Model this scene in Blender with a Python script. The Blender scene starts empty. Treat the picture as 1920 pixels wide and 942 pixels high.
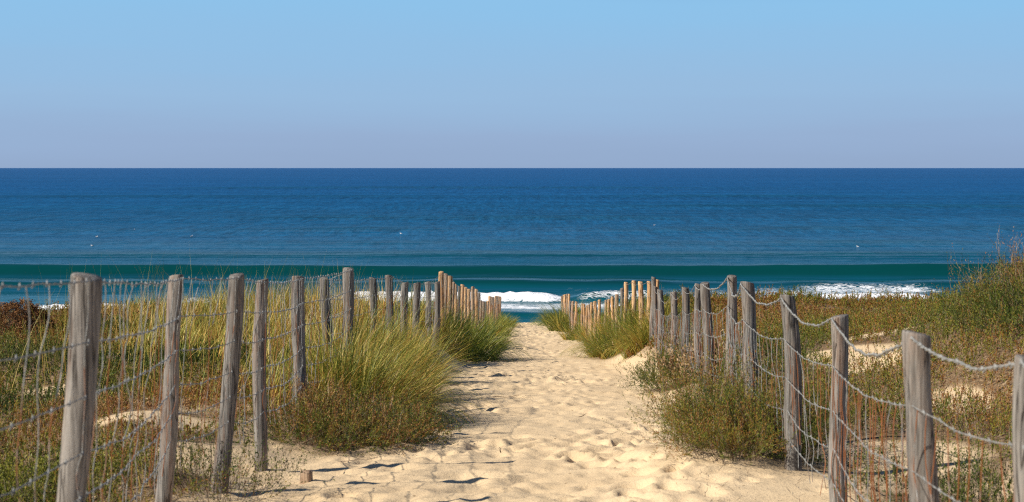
import bpy, math
import numpy as np
from math import radians, pi, sin, cos

C = bpy.context.scene.collection
sc = bpy.context.scene
rng = np.random.default_rng(7)
F = 3000.0            # focal length in photo pixels (1920 wide)
EYE = 13.0            # camera height over the sea (m)

# ------------------------------------------------------------------ camera
cam = bpy.data.cameras.new('camera')
cam.sensor_width = 36.0
cam.lens = 36.0 * F / 1920.0
cam.clip_start = 0.1
cam.clip_end = 200000
cam.dof.use_dof = True
cam.dof.focus_distance = 24.0
cam.dof.aperture_fstop = cam.lens / 8.5
camo = bpy.data.objects.new('camera', cam)
C.objects.link(camo)
camo.location = (0, 0, EYE)
camo.rotation_euler = (radians(90) - math.atan(156.0 / F), 0, 0)
sc.camera = camo

# ------------------------------------------------------------------ light
SUN_EL, SUN_BACK = radians(37), radians(24)
to_sun = np.array([-cos(SUN_BACK) * cos(SUN_EL), -sin(SUN_BACK) * cos(SUN_EL), sin(SUN_EL)])
w = bpy.data.worlds.new('World')
sc.world = w
w.use_nodes = True
nt = w.node_tree
nt.nodes.clear()
out = nt.nodes.new('ShaderNodeOutputWorld')
bg = nt.nodes.new('ShaderNodeBackground')
sky = nt.nodes.new('ShaderNodeTexSky')
sky.sky_type = 'NISHITA'
sky.sun_disc = False
sky.sun_elevation = SUN_EL
sky.sun_rotation = math.atan2(to_sun[0], to_sun[1])
sky.altitude = 10
sky.air_density = 1.0
sky.dust_density = 1.2
sky.ozone_density = 2.0
# thin lavender sea-haze layer lying low over the horizon
tc = nt.nodes.new('ShaderNodeTexCoord')
sep = nt.nodes.new('ShaderNodeSeparateXYZ')
nt.links.new(tc.outputs['Generated'], sep.inputs[0])
ramp = nt.nodes.new('ShaderNodeValToRGB')
mr = nt.nodes.new('ShaderNodeMapRange')
mr.inputs['From Min'].default_value = 0.0
mr.inputs['From Max'].default_value = 0.5
nt.links.new(sep.outputs['Z'], mr.inputs['Value'])
hz = nt.nodes.new('ShaderNodeTexNoise'); hz.inputs['Scale'].default_value = 1.0; hz.inputs['Detail'].default_value = 3
hm = nt.nodes.new('ShaderNodeMapping'); hm.inputs['Scale'].default_value = (3, 3, 45); nt.links.new(tc.outputs['Generated'], hm.inputs[0]); nt.links.new(hm.outputs[0], hz.inputs['Vector'])
ha = nt.nodes.new('ShaderNodeMath'); ha.operation = 'MULTIPLY_ADD'; ha.inputs[1].default_value = 0.05; nt.links.new(hz.outputs['Fac'], ha.inputs[0]); nt.links.new(mr.outputs[0], ha.inputs[2])
hb = nt.nodes.new('ShaderNodeMath'); hb.operation = 'SUBTRACT'; hb.inputs[1].default_value = 0.025; nt.links.new(ha.outputs[0], hb.inputs[0])
nt.links.new(hb.outputs[0], ramp.inputs[0])
cr = ramp.color_ramp
cols = [(0.0, (0.295, 0.405, 0.60)), (0.035, (0.31, 0.435, 0.645)), (0.09, (0.315, 0.50, 0.73)), (0.20, (0.27, 0.54, 0.82)),
        (0.45, (0.07, 0.20, 0.46)), (1.0, (0.02, 0.08, 0.24))]
cr.elements[0].position, cr.elements[0].color = cols[0][0], (*cols[0][1], 1)
cr.elements[1].position, cr.elements[1].color = cols[-1][0], (*cols[-1][1], 1)
for p, c in cols[1:-1]:
    e = cr.elements.new(p)
    e.color = (*c, 1)
fac = nt.nodes.new('ShaderNodeMapRange')
fac.inputs['From Min'].default_value = 0.25
fac.inputs['From Max'].default_value = 0.75
fac.inputs['To Min'].default_value = 1.0
fac.inputs['To Max'].default_value = 0.6
nt.links.new(sep.outputs['Z'], fac.inputs['Value'])
sc10 = nt.nodes.new('ShaderNodeVectorMath')
sc10.operation = 'SCALE'
sc10.inputs['Scale'].default_value = 1.0 / 0.05 / 2 ** 0.5      # haze colours are written as they look at this strength and exposure
nt.links.new(ramp.outputs[0], sc10.inputs[0])
mx = nt.nodes.new('ShaderNodeMix')
mx.data_type = 'RGBA'
nt.links.new(fac.outputs[0], mx.inputs[0])
nt.links.new(sky.outputs[0], mx.inputs[6])
nt.links.new(sc10.outputs[0], mx.inputs[7])
nt.links.new(mx.outputs[2], bg.inputs['Color'])
bg.inputs['Strength'].default_value = 0.05
nt.links.new(bg.outputs[0], out.inputs[0])

sl = bpy.data.lights.new('sun', 'SUN')
sl.energy = 4.7
sl.angle = radians(0.53)
sl.color = (1.0, 0.93, 0.82)
so = bpy.data.objects.new('sun', sl)
C.objects.link(so)
from mathutils import Vector
so.rotation_euler = Vector(to_sun).to_track_quat('Z', 'Y').to_euler()
so.location = (-20, -10, 40)

sc.view_settings.view_transform = 'Standard'
sc.view_settings.look = 'None'
sc.view_settings.gamma = 1
sc.view_settings.exposure = 0.5
sc.render.engine = 'CYCLES'
sc.cycles.use_denoising = False
sc.cycles.filter_width = 1.2
sc.cycles.max_bounces = 6
sc.cycles.transparent_max_bounces = 4

# ------------------------------------------------------------------ noise
_T = np.random.default_rng(3).random((512, 512))

def vnoise(x, y):
    xi = np.floor(x).astype(np.int64); yi = np.floor(y).astype(np.int64)
    fx = x - xi; fy = y - yi
    fx = fx * fx * fx * (fx * (fx * 6 - 15) + 10); fy = fy * fy * fy * (fy * (fy * 6 - 15) + 10)
    a = _T[xi % 512, yi % 512]; b = _T[(xi + 1) % 512, yi % 512]
    c = _T[xi % 512, (yi + 1) % 512]; d = _T[(xi + 1) % 512, (yi + 1) % 512]
    return (a * (1 - fx) + b * fx) * (1 - fy) + (c * (1 - fx) + d * fx) * fy - 0.5

def fbm(x, y, o=4):
    s = 0; a = 1.0; f = 1.0
    for i in range(o):
        s = s + a * vnoise(x * f + 17.3 * i, y * f + 5.1 * i)
        a *= 0.5; f *= 2.03
    return s

def sstep(a, b, x):
    t = np.clip((x - a) / (b - a), 0, 1)
    return t * t * (3 - 2 * t)

# ------------------------------------------------------------------ mesh / material helpers
def tag(o, label=None, cat=None, group=None, kind=None):
    if label: o['label'] = label
    if cat: o['category'] = cat
    if group: o['group'] = group
    if kind: o['kind'] = kind
    return o

def mesh(name, V, Q=None, T=None, mat=None, parent=None, attrs=None, smooth=True):
    me = bpy.data.meshes.new(name)
    V = np.asarray(V, dtype=np.float32)
    me.vertices.add(len(V))
    me.vertices.foreach_set('co', V.ravel())
    parts = []; tot = []
    if Q is not None and len(Q):
        parts.append(np.asarray(Q, dtype=np.int32).ravel()); tot.append(np.full(len(Q), 4, dtype=np.int32))
    if T is not None and len(T):
        parts.append(np.asarray(T, dtype=np.int32).ravel()); tot.append(np.full(len(T), 3, dtype=np.int32))
    li = np.concatenate(parts); tt = np.concatenate(tot)
    me.loops.add(len(li)); me.loops.foreach_set('vertex_index', li)
    me.polygons.add(len(tt))
    me.polygons.foreach_set('loop_start', np.concatenate([[0], np.cumsum(tt)[:-1]]).astype(np.int32))
    me.polygons.foreach_set('loop_total', tt)
    if smooth: me.polygons.foreach_set('use_smooth', np.ones(len(tt), dtype=bool))
    if attrs:
        for k, v in attrs.items():
            a = me.attributes.new(k, 'FLOAT', 'POINT')
            a.data.foreach_set('value', np.asarray(v, dtype=np.float32))
    me.update(calc_edges=True)
    if mat: me.materials.append(mat)
    o = bpy.data.objects.new(name, me)
    C.objects.link(o)
    if parent: o.parent = parent
    return o

def empty(name, loc):
    o = bpy.data.objects.new(name, None)
    C.objects.link(o)
    o.location = loc
    o.empty_display_size = 0.2
    return o

class NT:
    def __init__(s, name):
        s.m = bpy.data.materials.new(name); s.m.use_nodes = True
        s.t = s.m.node_tree; s.t.nodes.clear()
        s.out = s.n('ShaderNodeOutputMaterial')
    def n(s, typ, **kw):
        nd = s.t.nodes.new(typ)
        for k, v in kw.items(): setattr(nd, k, v)
        return nd
    def l(s, a, b): s.t.links.new(a, b)
    def ramp(s, src, stops):
        r = s.n('ShaderNodeValToRGB'); e = r.color_ramp.elements
        e[0].position, e[0].color = stops[0][0], (*stops[0][1], 1)
        e[1].position, e[1].color = stops[-1][0], (*stops[-1][1], 1)
        for p, c in stops[1:-1]:
            x = e.new(p); x.color = (*c, 1)
        s.l(src, r.inputs[0]); return r.outputs[0]
    def noise(s, vec, scale, detail=4, rough=0.5, dist=0.0):
        nz = s.n('ShaderNodeTexNoise'); nz.inputs['Scale'].default_value = scale
        nz.inputs['Detail'].default_value = detail; nz.inputs['Roughness'].default_value = rough
        nz.inputs['Distortion'].default_value = dist
        if vec is not None: s.l(vec, nz.inputs['Vector'])
        return nz.outputs['Fac']
    def mapping(s, vec, scale=(1, 1, 1), loc=(0, 0, 0)):
        mp = s.n('ShaderNodeMapping'); mp.inputs['Scale'].default_value = scale; mp.inputs['Location'].default_value = loc
        s.l(vec, mp.inputs['Vector']); return mp.outputs[0]
    def math(s, op, a, b=None, c=None, clamp=False):
        m = s.n('ShaderNodeMath', operation=op); m.use_clamp = clamp
        for i, v in enumerate((a, b, c)):
            if v is None: continue
            if isinstance(v, (int, float)): m.inputs[i].default_value = v
            else: s.l(v, m.inputs[i])
        return m.outputs[0]
    def rng(s, v, a, b, c=0.0, d=1.0):
        m = s.n('ShaderNodeMapRange'); s.l(v, m.inputs['Value'])
        for k, x in (('From Min', a), ('From Max', b), ('To Min', c), ('To Max', d)): m.inputs[k].default_value = x
        return m.outputs[0]
    def mix(s, f, a, b, blend='MIX'):
        m = s.n('ShaderNodeMix', data_type='RGBA', blend_type=blend)
        for i, v in ((0, f), (6, a), (7, b)):
            if isinstance(v, (int, float)): m.inputs[i].default_value = v
            elif isinstance(v, tuple): m.inputs[i].default_value = (*v, 1)
            else: s.l(v, m.inputs[i])
        return m.outputs[2]
    def attr(s, name):
        a = s.n('ShaderNodeAttribute'); a.attribute_name = name; return a.outputs['Fac']
    def bsdf(s, col, rough=0.8, spec=0.3, normal=None, metallic=0.0):
        b = s.n('ShaderNodeBsdfPrincipled')
        for k, v in (('Base Color', col), ('Roughness', rough), ('Specular IOR Level', spec), ('Metallic', metallic)):
            if isinstance(v, (int, float)): b.inputs[k].default_value = v
            elif isinstance(v, tuple): b.inputs[k].default_value = (*v, 1)
            else: s.l(v, b.inputs[k])
        if normal is not None: s.l(normal, b.inputs['Normal'])
        return b.outputs[0]
    def bump(s, h, strength=0.5, dist=0.01, normal=None):
        b = s.n('ShaderNodeBump'); b.inputs['Strength'].default_value = strength; b.inputs['Distance'].default_value = dist
        s.l(h, b.inputs['Height'])
        if normal is not None: s.l(normal, b.inputs['Normal'])
        return b.outputs[0]
    def done(s, shader):
        s.l(shader, s.out.inputs['Surface']); return s.m

def mat_leaf(name, stops, transl=0.3, rough=0.6, spec=0.25):
    """foliage: per-blade / per-leaf tint attribute through a ramp of real leaf colours"""
    m = NT(name)
    col = m.ramp(m.attr('tint'), stops)
    p = m.bsdf(col, rough, spec)
    t = m.n('ShaderNodeBsdfTranslucent'); m.l(col, t.inputs[0])
    mxs = m.n('ShaderNodeMixShader'); mxs.inputs[0].default_value = transl
    m.l(p, mxs.inputs[1]); m.l(t.outputs[0], mxs.inputs[2])
    return m.done(mxs.outputs[0])

# ------------------------------------------------------------------ terrain shape
def h_path(d):
    return np.where(d > 7, 1.03 + 0.08 * d, 1.59 + 0.0 * d)

def center(d):
    return -0.15 + 0.0142 * np.clip(d, 0, 70)

def h_side_l(d):
    return 1.45 + 0.03 * np.clip(d, 0, 22) + 0.1 * np.clip(d - 22, 0, 1e9)

def h_side_r(d):
    return 1.43 + 0.036 * np.clip(d, 0, 28) + 0.104 * np.clip(d - 28, 0, 1e9)

def ground(x, d):
    """height (z, sea = 0) of the sand at lateral x and distance d from the camera's foot"""
    x = np.asarray(x, float); d = np.asarray(d, float)
    dd = np.clip(d, -60, 60)
    off = x - center(dd)
    hp = h_path(dd)
    hl = h_side_l(dd); hr = h_side_r(dd)
    wob = 0.22 * fbm(dd * 0.35, x * 0 + 3.3, 3)
    tl = sstep(0.80, 1.95, -off + wob); tr = sstep(1.25, 2.45, off + wob)
    h = hp * (1 - tl) * (1 - tr) + hl * tl + hr * tr
    side = np.maximum(tl, tr)
    far = sstep(2.0, 4.5, np.abs(off))
    h = h - side * (0.16 * fbm(x * 0.55, d * 0.40, 3)) - far * 0.25 * fbm(x * 0.13 + 9, d * 0.11, 3)
    # big mound at the right edge of the view, low hollow behind the left fence
    h = h - 0.95 * np.exp(-((x - 6.1) / 2.0) ** 2 - ((d - 15.0) / 3.2) ** 2)
    h = h - 0.16 * np.exp(-((x + 2.5) / 0.6) ** 2 - ((d - 10.3) / 1.2) ** 2)
    h = h - 0.11 * np.exp(-((x + 1.85) / 0.35) ** 2 - ((d - 8.3) / 0.6) ** 2)
    h = h - 0.14 * np.exp(-((x - 1.15) / 0.45) ** 2 - ((d - 9.3) / 1.2) ** 2)
    h = h + 0.35 * sstep(-5.0, -9.0, x) * sstep(8, 18, d)
    # path micro relief
    z = EYE - h
    # seaward dune front and beach
    f = d - 60.0
    front = np.where(f > 0, -0.10 * f - 3.1 * sstep(0, 16, f) + 0.045 * np.clip(f - 16, 0, 1e9), 0)
    z = z + front
    return z

# coast beyond the water line simply dives under the sea
foot = []
r2 = np.random.default_rng(21)
for i in range(3000):
    d = 6.5 + 54 * r2.random() ** 1.7
    o = r2.normal(0, 0.62)
    foot.append((center(d) + o, d, r2.uniform(0.035, 0.085), r2.uniform(0.05, 0.14), r2.normal(0, 0.35), r2.uniform(0.006, 0.024) * (1 if r2.random() < 0.9 else 1.7)))

def terrain():
    ds = [-60.0]
    while ds[-1] < 6.2: ds.append(ds[-1] + max(0.06, (6.2 - ds[-1]) * 0.12))
    d = 6.2
    while d < 62: ds.append(d); d *= 1.0036
    while d < 190: ds.append(d); d += 0.9
    ds = np.array(sorted(set(ds)))
    xs = list(np.arange(-4.0, 5.0, 0.026))
    a = 4.0; st = 0.03
    L = []
    while a < 1500: st *= 1.045; a += st; L.append(a)
    xs = np.array(sorted([-v for v in L] + xs + [v + 1.0 for v in L]))
    X, D = np.meshgrid(xs, ds)
    Z = ground(X, D)
    # hummocks of trodden sand on the path and banks
    c = center(D)
    onp = np.exp(-((X - c) / 1.5) ** 4)
    near = (D > 5) & (D < 63)
    R = np.zeros_like(Z)
    R += 0.036 * fbm(X * 2.3, D * 1.9, 2) + 0.022 * fbm(X * 6.5 + 4, D * 5.0, 3)
    R += 0.010 * fbm(X * 17, D * 17, 2)
    Z = Z + R * (0.35 + 0.65 * onp) * near * np.clip(1 + 1.3 * fbm(X * 0.8 + 9, D * 0.5, 2), 0.35, 1.7)
    for (fx, fd, rx, ry, an, dep) in foot:
        dep = dep * float(np.clip(1.0 + 2.6 * fbm(np.array(fx * 0.9 + 60), np.array(fd * 0.55), 2), 0.15, 1.9))
        i0, i1 = np.searchsorted(ds, (fd - 0.4, fd + 0.4)); j0, j1 = np.searchsorted(xs, (fx - 0.4, fx + 0.4))
        xx = X[i0:i1, j0:j1] - fx; yy = D[i0:i1, j0:j1] - fd
        u = (xx * cos(an) + yy * sin(an)) / rx; v = (-xx * sin(an) + yy * cos(an)) / ry
        q = np.sqrt(u * u + v * v)
        Z[i0:i1, j0:j1] += -dep * np.exp(-q ** 2.4) + 0.35 * dep * np.exp(-((q - 1.5) / 0.45) ** 2)
    # the long hollow in the foreground and two more, as in the photo
    for (fx, fd, rx, ry, dep) in ((-0.22, 9.05, 0.22, 0.11, 0.045), (-0.72, 8.75, 0.12, 0.09, 0.035), (-0.02, 11.5, 0.16, 0.12, 0.05), (0.0, 16.0, 0.18, 0.2, 0.05)):
        i0, i1 = np.searchsorted(ds, (fd - 0.7, fd + 0.7)); j0, j1 = np.searchsorted(xs, (fx - 0.7, fx + 0.7))
        q = np.sqrt(((X[i0:i1, j0:j1] - fx) / rx) ** 2 + ((D[i0:i1, j0:j1] - fd) / ry) ** 2)
        Z[i0:i1, j0:j1] += -dep * np.exp(-q ** 2) + 0.2 * dep * np.exp(-((q - 1.6) / 0.5) ** 2)
    litter = np.clip(cover(X, D) * 1.3, 0, 1)  # dry litter, which also paints the dark understory shade below the plants
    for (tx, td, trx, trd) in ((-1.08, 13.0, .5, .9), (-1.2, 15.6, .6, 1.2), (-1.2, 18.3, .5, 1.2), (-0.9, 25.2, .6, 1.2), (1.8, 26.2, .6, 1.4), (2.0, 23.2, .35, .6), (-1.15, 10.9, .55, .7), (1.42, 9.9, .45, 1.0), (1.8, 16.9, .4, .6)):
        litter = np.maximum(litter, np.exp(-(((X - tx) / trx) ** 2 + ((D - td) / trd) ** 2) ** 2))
    ny, nx = X.shape
    V = np.stack([X, D, Z], -1).reshape(-1, 3)
    idx = np.arange(ny * nx).reshape(ny, nx)
    Q = np.stack([idx[:-1, :-1], idx[:-1, 1:], idx[1:, 1:], idx[1:, :-1]], -1).reshape(-1, 4)
    m = NT('dry_sand')
    pos = m.n('ShaderNodeNewGeometry').outputs['Position']
    n1 = m.noise(pos, 1.3, 5, 0.6)
    n2 = m.noise(pos, 160, 3, 0.7)
    col = m.ramp(n1, [(0.3, (0.64, 0.475, 0.285)), (0.7, (0.73, 0.56, 0.35))])
    col = m.mix(m.rng(n2, 0.35, 0.65, 0.0, 0.35), col, (0.54, 0.39, 0.225))
    # scattered dark crumbs of bark and dry stalks
    v = m.n('ShaderNodeTexVoronoi'); v.inputs['Scale'].default_value = 13; m.l(m.mapping(pos, (1, 0.8, 1)), v.inputs['Vector'])
    sp = m.math('LESS_THAN', v.outputs['Distance'], 0.11)
    spm = m.math('MULTIPLY', sp, m.math('GREATER_THAN', m.noise(pos, 1.1, 2), 0.50))
    col = m.mix(m.math('MULTIPLY', spm, 0.7), col, (0.16, 0.09, 0.04))
    litter_shade = m.attr('litter')
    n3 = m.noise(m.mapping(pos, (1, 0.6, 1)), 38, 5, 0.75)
    lm = m.math('MULTIPLY', litter_shade, m.rng(n3, 0.28, 0.46))
    col = m.mix(m.math('MULTIPLY', lm, 0.92), col, m.ramp(m.noise(pos, 60, 2), [(0.35, (0.07, 0.04, 0.02)), (0.65, (0.22, 0.135, 0.07))]))  # litter brown, kept dark and dense as painted shade under plants
    wet = m.n('ShaderNodeSeparateXYZ'); m.l(pos, wet.inputs[0])
    col = m.mix(m.rng(wet.outputs['Z'], 0.2, 1.2, 0.65, 0.0), col, (0.20, 0.14, 0.08))
    hn = m.math('ADD', m.noise(pos, 55, 4, 0.6), m.math('MULTIPLY', m.noise(pos, 400, 2), 0.35))
    nb = m.bump(hn, 0.55, 0.012)
    o = mesh('sand_ground', V, Q, mat=m.done(m.bsdf(col, 0.95, 0.1, nb)), attrs={'litter': litter.ravel()})
    tag(o, 'pale golden sand of the dunes with trodden footpath and beach', kind='structure')
    return o

# patches left bare (x, d, rx, rd)
BARE = [(4.2, 18.2, 0.55, 1.1), (3.35, 15.6, 0.58, 1.0), (3.45, 12.4, 0.33, 0.6), (2.25, 9.7, 0.66, 0.95), (2.9, 8.4, 0.4, 0.6),
        (-2.35, 10.4, 0.42, 0.5), (-3.9, 13.5, 0.3, 0.3), (-1.8, 9.2, 0.35, 0.6), (-3.0, 12.4, 0.25, 0.3), (2.1, 12.3, 0.3, 1.0)]

def cover(x, d):
    """0..1: how densely low plants grow"""
    off = x - center(np.clip(d, 0, 70))
    c = np.where(off > 0, sstep(1.55, 2.1, off + 0.25 * fbm(d * 0.8, x * 0.3)), sstep(1.5, 1.95, -off + 0.25 * fbm(d * 0.8, x * 0.3)))
    c = c * (0.25 + 0.75 * sstep(-0.58, -0.34, fbm(x * 0.7 + 31, d * 0.45, 4)))
    for (bx, bd, rx, rd) in BARE:
        q = np.sqrt(((x - bx) / rx) ** 2 + ((d - bd) / rd) ** 2) + 0.35 * fbm(x * 2.5, d * 1.6, 2)
        c = c * sstep(0.75, 1.15, q)
    c = c * (1 - sstep(62, 70, d)) * sstep(4, 6, d)
    return c

terrain()

# ------------------------------------------------------------------ sea
def fr(v): return v
def sea():
    ys = [104.0]
    while ys[-1] < 150: ys.append(ys[-1] + 0.30)
    while ys[-1] < 245: ys.append(ys[-1] + 0.38)
    st = 0.5
    while ys[-1] < 90000: st *= 1.035; ys.append(ys[-1] + st)
    ys = np.array(ys)
    xs = list(np.arange(-95, 95.1, 0.6)); a = 95.0; st = 0.8; L = []
    while a < 90000: st *= 1.09; a += st; L.append(a)
    xs = np.array(sorted([-v for v in L] + xs + L))
    X, Y = np.meshgrid(xs, ys)
    Z = np.zeros_like(X); foam = np.zeros_like(X); lace = np.zeros_like(X)
    def crest(yc, A, Lf, Lb, wy=3.0, sx=60.0, seed=0.0, amp=0.35):
        c = yc + wy * fbm(X / sx + seed, X * 0 + seed * 1.7, 3)
        a = A * (1 + amp * 2 * fbm(X / (sx * 0.45) + seed + 7, X * 0 + seed, 2))
        u = Y - c
        prof = np.where(u < 0, 0.62 * np.exp(-(u / Lf) ** 2) + 0.38 / (1 + (u / (1.1 * Lf)) ** 2), 1 / (1 + (u / Lb) ** 2))
        tr = -0.22 * np.exp(-((u + 2.6 * Lf) / (1.6 * Lf)) ** 2)
        return a * (prof + tr), u, a
    env = np.exp(-(np.abs(X) / 500) ** 2)
    for (yc, A, Lf, Lb, wy, sx, seed, amp) in (
            (189.5, 1.36, 2.3, 9.0, 2.6, 60, 1.0, 0.15), (231, 0.62, 4.5, 12, 4, 80, 4.0, 0.25), (173.5, 0.66, 2.0, 13, 2.2, 30, 2.2, 0.40),
            (139.0, 0.42, 1.8, 5, 2.0, 30, 6.4, 0.25), (272, 0.42, 6, 14, 6, 60, 8.8, 0.4), (330, 0.4, 8, 18, 8, 90, 9.9, 0.5),
            (405, 0.45, 10, 24, 10, 120, 11.9, 0.5), (520, 0.5, 14, 34, 14, 150, 14.9, 0.6), (700, 0.5, 18, 45, 20, 200, 16.9, 0.6), (1000, 0.6, 30, 70, 40, 300, 18.9, 0.6)):
        z, u, a = crest(yc, A, Lf, Lb, wy, sx, seed, amp)
        Z += z * env
    # the breaking line: three stretches of white roll
    c4 = 155.3 + 1.8 * fbm(X / 14 + 3, X * 0 + 1, 3)
    roll = np.zeros_like(X)
    for (x0, x1, dy, A) in ((-17, 5.0, 0.0, 0.80), (-43.5, -34.5, -9.5, 0.30), (30.5, 42, 4.0, 0.30), (6, 15, 1.0, 0.75), (15, 28, 1.5, 0.35), (-33, -17, -2.0, 0.35)):
        mx_ = sstep(x0 - 1.5, x0 + 2, X) * (1 - sstep(x1 - 2, x1 + 1.5, X))
        u = Y - (c4 + dy)
        pr = np.where(u < 0, np.exp(-(u / 1.25) ** 2), np.exp(-(u / 4.2) ** 2))
        curl = 1 if A not in (0.75, 0.35) else 0.45
        if A == 0.35: curl = 0.40
        Z += A * mx_ * pr * (1 + 0.20 * fbm(X * 1.1, Y * 0.9, 3))
        fm = np.where(u < 0, np.exp(-(u / 1.9) ** 4), np.exp(-(u / 3.4) ** 2))
        foam = np.maximum(foam, mx_ * fm * curl)
        roll = np.maximum(roll, mx_ * pr)
    Z += 0.16 * roll * fbm(X * 2.6, Y * 2.0, 3) * 2
    # thin lace of spent foam before and behind the roll
    lace = np.maximum(lace, 0.50 * np.exp(-((Y - 148.5) / 4.5) ** 4) * (1 - 0.6 * sstep(18, 32, -X)))
    rx = sstep(-10, 10, X)
    lace = np.maximum(lace, (0.16 + 0.30 * rx) * np.exp(-((Y - 167) / 7.0) ** 4) * (1 - 0.55 * sstep(-30, -14, -X)))
    lace = lace * (0.7 + 0.9 * (fbm(X / 9, Y / 5, 3) + 0.3))
    lace *= (1 - 0.9 * np.exp(-((Y - 138.0) / 3.0) ** 4))
    foam = np.maximum(foam, lace)
    foam *= 1 - 0.8 * sstep(42, 48, X); foam *= (np.abs(X) < 94)
    # small chop
    nearm = np.exp(-(Y / 420) ** 2)
    Z += 0.05 * nearm * fbm(X * 0.35, Y * 0.6, 3) + 0.02 * nearm * fbm(X * 1.0 + 40, Y * 1.6, 2)
    ny, nx = X.shape
    V = np.stack([X, Y, Z], -1).reshape(-1, 3)
    idx = np.arange(ny * nx).reshape(ny, nx)
    Q = np.stack([idx[:-1, :-1], idx[:-1, 1:], idx[1:, 1:], idx[1:, :-1]], -1).reshape(-1, 4)
    m = NT('sea_water')
    pos = m.n('ShaderNodeNewGeometry').outputs['Position']
    sp = m.n('ShaderNodeSeparateXYZ'); m.l(pos, sp.inputs[0])
    yy = sp.outputs['Y']
    # water body: green over the shallow bar, deep blue outside
    n0 = m.noise(m.mapping(pos, (0.004, 0.012, 0.01)), 1.0, 4, 0.6)
    yl = m.math('LOGARITHM', yy, 10.0)
    yl = m.math('ADD', yl, m.math('MULTIPLY', m.math('SUBTRACT', n0, 0.5), 0.16))
    body = m.ramp(m.rng(yl, 2.1, 4.4), [(0.0, (0.002, 0.085, 0.100)), (0.06, (0.002, 0.072, 0.105)), (0.105, (0.003, 0.070, 0.125)),
                                       (0.16, (0.005, 0.076, 0.165)), (0.40, (0.008, 0.082, 0.220)), (1.0, (0.012, 0.088, 0.245))])
    # light through raised waves put into the body colour: darker green by height
    thin = m.math('MULTIPLY', m.rng(sp.outputs['Z'], 0.15, 0.60), m.rng(yl, 2.30, 2.40, 1.0, 0.3))
    body = m.mix(thin, body, (0.001, 0.048, 0.050))
    # wind ripples seen at every distance: bands of noise from metres to hundreds of metres
    hs = None
    f = m.mapping(pos, (0.35, 1.0, 1.0))
    a1 = m.noise(f, 1.6, 3, 0.6); a2 = m.noise(f, 0.35, 4, 0.65); a3 = m.noise(m.mapping(pos, (0.07, 1, 1)), 0.06, 5, 0.7)
    a4 = m.noise(m.mapping(pos, (0.05, 1, 1)), 0.012, 6, 0.72)
    # light and shade of ripples and swell painted into the body colour by noise
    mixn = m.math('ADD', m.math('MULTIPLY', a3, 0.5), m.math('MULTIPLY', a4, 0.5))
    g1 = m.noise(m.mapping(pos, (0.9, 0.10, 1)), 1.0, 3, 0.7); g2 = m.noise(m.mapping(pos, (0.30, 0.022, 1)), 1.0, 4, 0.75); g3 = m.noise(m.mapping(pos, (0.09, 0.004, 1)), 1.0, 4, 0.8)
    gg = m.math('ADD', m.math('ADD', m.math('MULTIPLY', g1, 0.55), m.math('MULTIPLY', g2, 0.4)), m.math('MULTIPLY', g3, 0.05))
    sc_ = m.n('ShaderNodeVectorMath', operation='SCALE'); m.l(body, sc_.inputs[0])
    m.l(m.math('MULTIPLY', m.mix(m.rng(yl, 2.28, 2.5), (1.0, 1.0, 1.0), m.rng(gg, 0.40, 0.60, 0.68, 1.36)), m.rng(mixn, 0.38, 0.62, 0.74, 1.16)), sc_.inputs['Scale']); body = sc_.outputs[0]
    b1 = m.bump(a1, 1.0, 0.20)
    b2 = m.bump(a2, 1.0, 0.85, b1)
    b3 = m.bump(a3, 1.0, 3.2, b2)
    b4 = m.bump(a4, 0.9, 12.0, b3)
    rough = m.rng(yl, 2.2, 3.4, 0.10, 0.42)
    sbn = b4.node; near_s = m.rng(yl, 2.25, 2.6, 0.12, 1.0)
    for nd in (b1.node, b2.node, b3.node, b4.node): m.l(near_s, nd.inputs['Strength'])
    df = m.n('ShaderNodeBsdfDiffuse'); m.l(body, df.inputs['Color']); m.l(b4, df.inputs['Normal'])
    gl = m.n('ShaderNodeBsdfGlossy'); gl.inputs['Color'].default_value = (0.9, 0.95, 1.0, 1); m.l(rough, gl.inputs['Roughness']); m.l(b4, gl.inputs['Normal'])
    fn = m.n('ShaderNodeFresnel'); fn.inputs['IOR'].default_value = 1.33; m.l(b4, fn.inputs['Normal'])
    # the rougher the open water, the more its facets hide one another and the less low sky it mirrors
    fk = m.math('MULTIPLY', fn.outputs[0], m.rng(yl, 2.25, 2.75, 0.55, 0.17))
    wm_ = m.n('ShaderNodeMixShader'); m.l(fk, wm_.inputs[0]); m.l(df.outputs[0], wm_.inputs[1]); m.l(gl.outputs[0], wm_.inputs[2])
    wat = wm_.outputs[0]
    # foam
    fa = m.attr('foam')
    w1 = m.noise(m.mapping(pos, (0.55, 0.9, 1)), 1.5, 5, 0.65, 0.9)
    rid = m.math('ABSOLUTE', m.math('SUBTRACT', w1, 0.5))
    rid = m.math('SUBTRACT', 1.0, m.math('MULTIPLY', rid, 7.0), clamp=True)
    blot = m.noise(m.mapping(pos, (0.5, 1, 1)), 1.1, 8, 0.8)
    tex = m.math('ADD', m.math('MULTIPLY', rid, 0.45), m.math('MULTIPLY', blot, 0.60))
    fm = m.math('ADD', fa, m.math('SUBTRACT', tex, 1.0))
    fm = m.rng(fm, -0.05, 0.20)
    fs = m.bsdf((0.86, 0.88, 0.90), 0.9, 0.1, m.bump(m.noise(pos, 2.2, 5, 0.7), 0.6, 0.35))
    ms = m.n('ShaderNodeMixShader'); m.l(fm, ms.inputs[0]); m.l(wat, ms.inputs[1]); m.l(fs, ms.inputs[2])
    o = mesh('sea', V, Q, mat=m.done(ms.outputs[0]), attrs={'foam': foam.ravel()})
    tag(o, 'deep blue sea with rows of swell and a white breaking line', kind='structure')
sea()

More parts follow.
